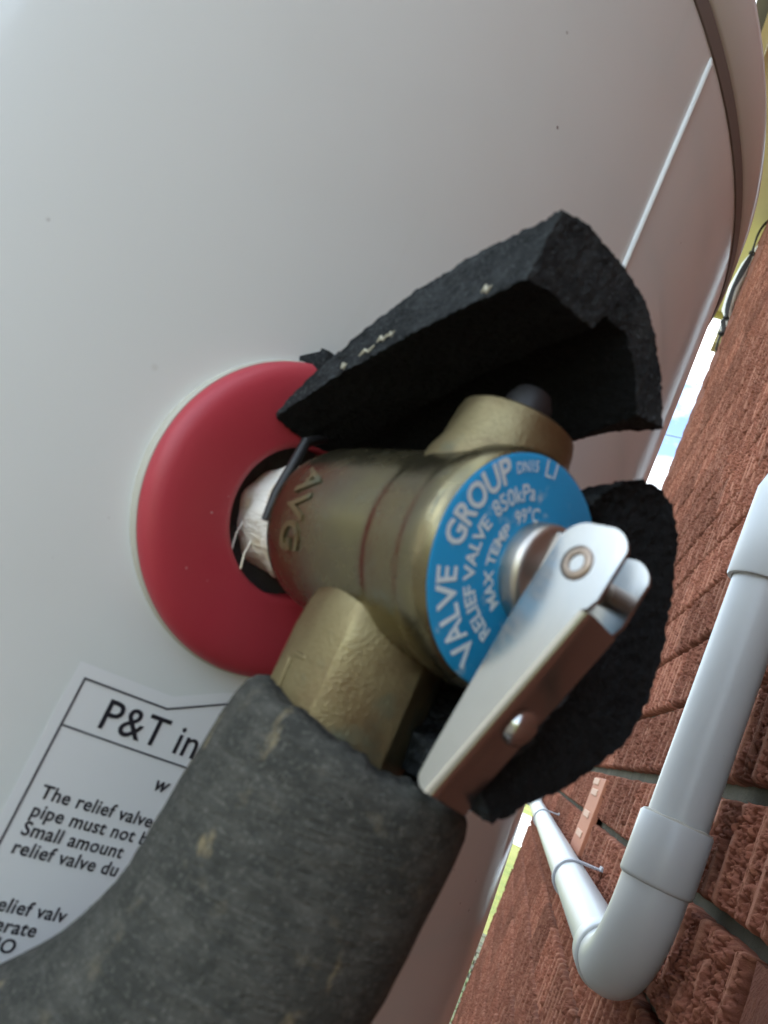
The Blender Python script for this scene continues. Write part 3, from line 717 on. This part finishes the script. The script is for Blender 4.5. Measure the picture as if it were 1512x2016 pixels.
lag = mesh_obj('pipe_lagging', V, Fc, MT['lagging'], None, loc=lag_path[-1], sharp=60)
lag.data.materials.append(MT['foam_torn'])
for i, p in enumerate(lag.data.polygons):
    if start_inner <= i < len(Fc)-1: p.material_index = 1
tag(lag, 'dusty dark grey foam sleeve curving down from the valve outlet', 'pipe insulation')
pipe = mesh_obj('drain_tube', *sweep([c0+SIDE*.002+UP*(-.058)] + lag_path[11:-1:3] + [lag_path[-1]+(lag_path[-1]-lag_path[-3])*3], .0075, 24), M_plain('copper', (.6, .3, .18), .4, 1.), None, loc=lag_path[-1])
tag(pipe, 'copper drain tube inside the grey foam sleeve', 'pipe')
tie = mesh_obj('cable_tie', *sweep([mm(-6, 17, 9), mm(-11.2, 13.4, 12), mm(-12.0, 7.7, 12.8), mm(-12.6, 1.6, 13.0), mm(-12.6, -4.2, 13.6)], [.0010, .0011, .0011, .0011, .0008], 10), MT['black_plastic'], None, loc=mm(-5, 16.5, 6))
tag(tie, 'thin black strip looped from the foam hood across the white thread tape', 'strap')

# ------------------------------------------------------------------ white waste pipe on the wall
PX, PY, PR = .1225, .655, .0215
HZ = -.1085
wp = empty('waste_pipe', (PX, PY, HZ), 'white plastic pipe running down the brick wall and away', 'pipe')
mesh_obj('vertical_pipe', *sweep([(PX, PY, HZ+.085), (PX, PY, .6), (PX, PY, 1.6), (PX, PY, 2.6)], PR, 64, cap=False), MT['pvc'], wp)
BR = .062     # bend radius of the elbow
el_c = [Vector((PX, PY + BR - BR*math.cos(a), HZ + BR - BR*math.sin(a))) for a in np.linspace(0, math.pi/2, 20)]
elp = [Vector((PX, PY, HZ+BR+.010)), Vector((PX, PY, HZ+BR+.003))] + el_c + [Vector((PX, PY+BR+.003, HZ)), Vector((PX, PY+BR+.010, HZ))]
mesh_obj('elbow', *sweep(elp, .0236, 64, ref=(1, 0, 0)), MT['pvc'], wp, sharp=60)
def socket(org, axis, ln, r, bead=.0012):
    return lathe([(0, r-.0022), (.0012, r-.0006), (.003, r), (ln-.0015, r), (ln, r-.0008), (ln, PR+.0008), (ln-.006, PR+.0006)], org, axis, 64)
mesh_obj('socket', *socket((PX, PY, HZ+BR+.006), (0, 0, 1), .046, .0260), MT['pvc'], wp, sharp=50)
mesh_obj('socket', *socket((PX, PY+BR+.006, HZ), (0, 1, 0), .030, .0260), MT['pvc'], wp, sharp=50)
mesh_obj('horizontal_pipe', *sweep([(PX, PY+BR+.02, HZ), (PX, 1.4, HZ), (PX, 2.2, HZ), (PX, 3.20, HZ)], PR, 48, cap=False), MT['pvc'], wp)
mesh_obj('glue_bead', *lathe([(HZ+BR+.0518, PR+.0002), (HZ+BR+.0536, PR+.0004), (HZ+BR+.0530, PR+.0032), (HZ+BR+.0518, PR+.0034)], (PX, PY, 0), (0, 0, 1), 64, close=True, fn=lambda i, t, a, r: (a+.0004*math.sin(7*t+i), r)), MT['cream'], wp)
mesh_obj('coupling', *lathe([(.194, PR+.0008), (.193, PR+.0012), (.193, .0254), (.1945, .0262), (.268, .0262), (.272, .0250), (.282, PR+.0006), (.283, PR+.0002)], (PX, PY, 0), (0, 0, 1), 64), MT['pvc'], wp, sharp=50)
# far end: elbow that turns up, then a short riser
ee = [Vector((PX, 3.20 + .05*math.sin(a), HZ + .05 - .05*math.cos(a))) for a in np.linspace(0, math.pi/2, 12)]
mesh_obj('end_elbow', *sweep([Vector((PX, 3.15, HZ))] + ee + [Vector((PX, 3.25, HZ+.09))], .027, 40), MT['pvc'], wp, sharp=60)
mesh_obj('riser', *sweep([(PX, 3.25, HZ+.06), (PX, 3.25, .9)], PR, 32), MT['pvc'], wp)
# saddle clips: band round the pipe with two ears on the wall
def clip(y, nm='pipe_clip'):
    sec2 = []
    for a in np.linspace(R_(92), R_(268), 24): sec2.append((PX + (PR+.0006)*math.cos(a), HZ + (PR+.0006)*math.sin(a), PX + (PR+.0030)*math.cos(a), HZ + (PR+.0030)*math.sin(a)))
    xw = WX-.001
    first = [(xw, HZ+PR+.008, xw-.0028, HZ+PR+.008), (xw, HZ+PR+.003, xw-.0028, HZ+PR+.0045), (PX+.008, HZ+PR+.0008, PX+.006, HZ+PR+.0034)]
    last = [(PX+.008, HZ-PR-.0008, PX+.006, HZ-PR-.0034), (xw, HZ-PR-.003, xw-.0028, HZ-PR-.0045), (xw, HZ-PR-.008, xw-.0028, HZ-PR-.008)]
    sec2 = first + sec2 + last; V, Fc = [], []
    for (a, b, c, d) in sec2: V += [(a, y-.010, b), (c, y-.010, d), (c, y+.010, d), (a, y+.010, b)]
    for i in range(len(sec2)-1):
        for k in range(4): Fc.append((4*i+k, 4*i+(k+1) % 4, 4*i+4+(k+1) % 4, 4*i+4+k))
    Fc += [(0, 1, 2, 3), (4*len(sec2)-4, 4*len(sec2)-3, 4*len(sec2)-2, 4*len(sec2)-1)]
    return mesh_obj(nm, V, Fc, MT['clip'], wp, sharp=40)
clip(1.16); clip(2.2)

# ------------------------------------------------------------------ notched terracotta strip on the wall, garden tap
strip = empty('terracotta_plate', (WX, 1.53, -.10), 'smooth orange plate with pale notches fixed to the brick wall below the cuff', 'plate')
o = mesh_obj('plate_body', *box(WX-.006, WX+.004, 1.44, 1.62, -.100, .028), MT['terracotta'], strip, smooth=False); bevel(o, .0015, 2)
for (y, z) in ((1.56, .020), (1.53, .002), (1.53, -.036), (1.53, -.070)):
    b = mesh_obj('notch', *box(WX-.0085, WX-.004, y-.045, y+.045, z-.0055, z+.0055), MT['pale_clay'], strip, smooth=False); bevel(b, .0012, 2)
tap = empty('garden_tap', (WX, 3.3, -.10), 'small metal garden tap at the far end of the white pipe', 'tap')
mesh_obj('spout', *sweep([(WX+.01, 3.36, -.13), (.10, 3.36, -.13), (.07, 3.35, -.135), (.06, 3.35, -.17)], .011, 16), MT['chrome'], tap)
mesh_obj('handle', *lathe([(0, .004), (.02, .004), (.021, .02), (.027, .02), (.028, .001)], (.095, 3.36, -.122), (0, 0, 1), 20), MT['chrome'], tap)

# ------------------------------------------------------------------ cables and conduit at the wall's end, under the eave
KC = 1.108   # distance factor of this cluster
def kc(p): return tuple(q*KC for q in p)
cond = empty('conduit_box', (WX-.02, 3.4, 2.06), 'white rounded conduit fixed at the far top edge of the brick wall', 'conduit')
mesh_obj('conduit', *sweep([kc(q) for q in ((.140, 3.07, 1.86), (.122, 3.07, 1.90), (.118, 3.07, 2.0), (.128, 3.07, 2.12), (.150, 3.07, 2.22))], [.010, .022, .026, .022, .010], 24), MT['white_metal'], cond)
mesh_obj('lower_box', *box(.130, .172, 3.39, 3.424, 1.995, 2.07), MT['white_metal'], cond, smooth=False)
blk = mesh_obj('bracket', *box(.132, .175, 3.38, 3.46, 1.930, 1.992), MT['trim'], None, smooth=False, loc=(.15, 3.42, 1.93)); tag(blk, 'tan bracket block below the white conduit on the wall edge', 'bracket')
cb = empty('cable_bundle', (.13, 3.35, 1.85), 'tangled black cables tied along the white conduit under the yellow soffit', 'cables')
random.seed(12)
for i in range(7):
    j = lambda s: random.uniform(-s, s)
    p = bez((.145+j(.003), 3.0, 2.29), (.118+j(.004), 3.0, 2.25), (.122+j(.004), 3.0, 2.19), (.128+j(.003), 3.0, 2.13), 8) + \
        bez((.128+j(.003), 3.0, 2.12), (.110+j(.03), 3.0, 2.02), (.112+j(.03), 3.0, 1.92), (.126+j(.008), 3.0, 1.83), 10) + \
        bez((.126+j(.006), 3.0, 1.82), (.105+j(.02), 3.0, 1.80), (.145+j(.02), 3.0, 1.79), (.130+j(.006), 3.0, 1.75), 6)
    mesh_obj('cable', *sweep([kc(q) for q in p], .0036, 8), MT['cable'], cb)
mesh_obj('cable', *sweep([kc(q) for q in ((.130, 3.0, 1.76), (.130, 3.01, 1.73), (.134, 3.02, 1.70), (.150, 3.03, 1.685))], .0044, 8), MT['cable'], cb)
for (x, z) in ((.128, 2.125), (.126, 1.825), (.130, 1.755)):
    mesh_obj('tie', *lathe([(-.004, .013), (.004, .013), (.004, .010), (-.004, .010)], kc((x, 3.0, z)), (0.2, 0, 1), 14, close=True), MT['cable'], cb)

# overhead wires far beyond the house
for nm, a, b, lb in (('overhead_wire', (-6, 22, 12.85), (9, 22, 9.52), 'thin dark overhead wire, the higher of the two in the sky gap'), ('overhead_wire', (-6, 22, 8.72), (9, 22, 10.79), 'thin dark overhead wire, the lower of the two in the sky gap')):
    o = mesh_obj(nm, *sweep([a, ((a[0]+b[0])/2, 22, (a[2]+b[2])/2-.15), b], .010, 6), MT['cable'], None, loc=a); tag(o, lb, 'wire', 'overhead wires')
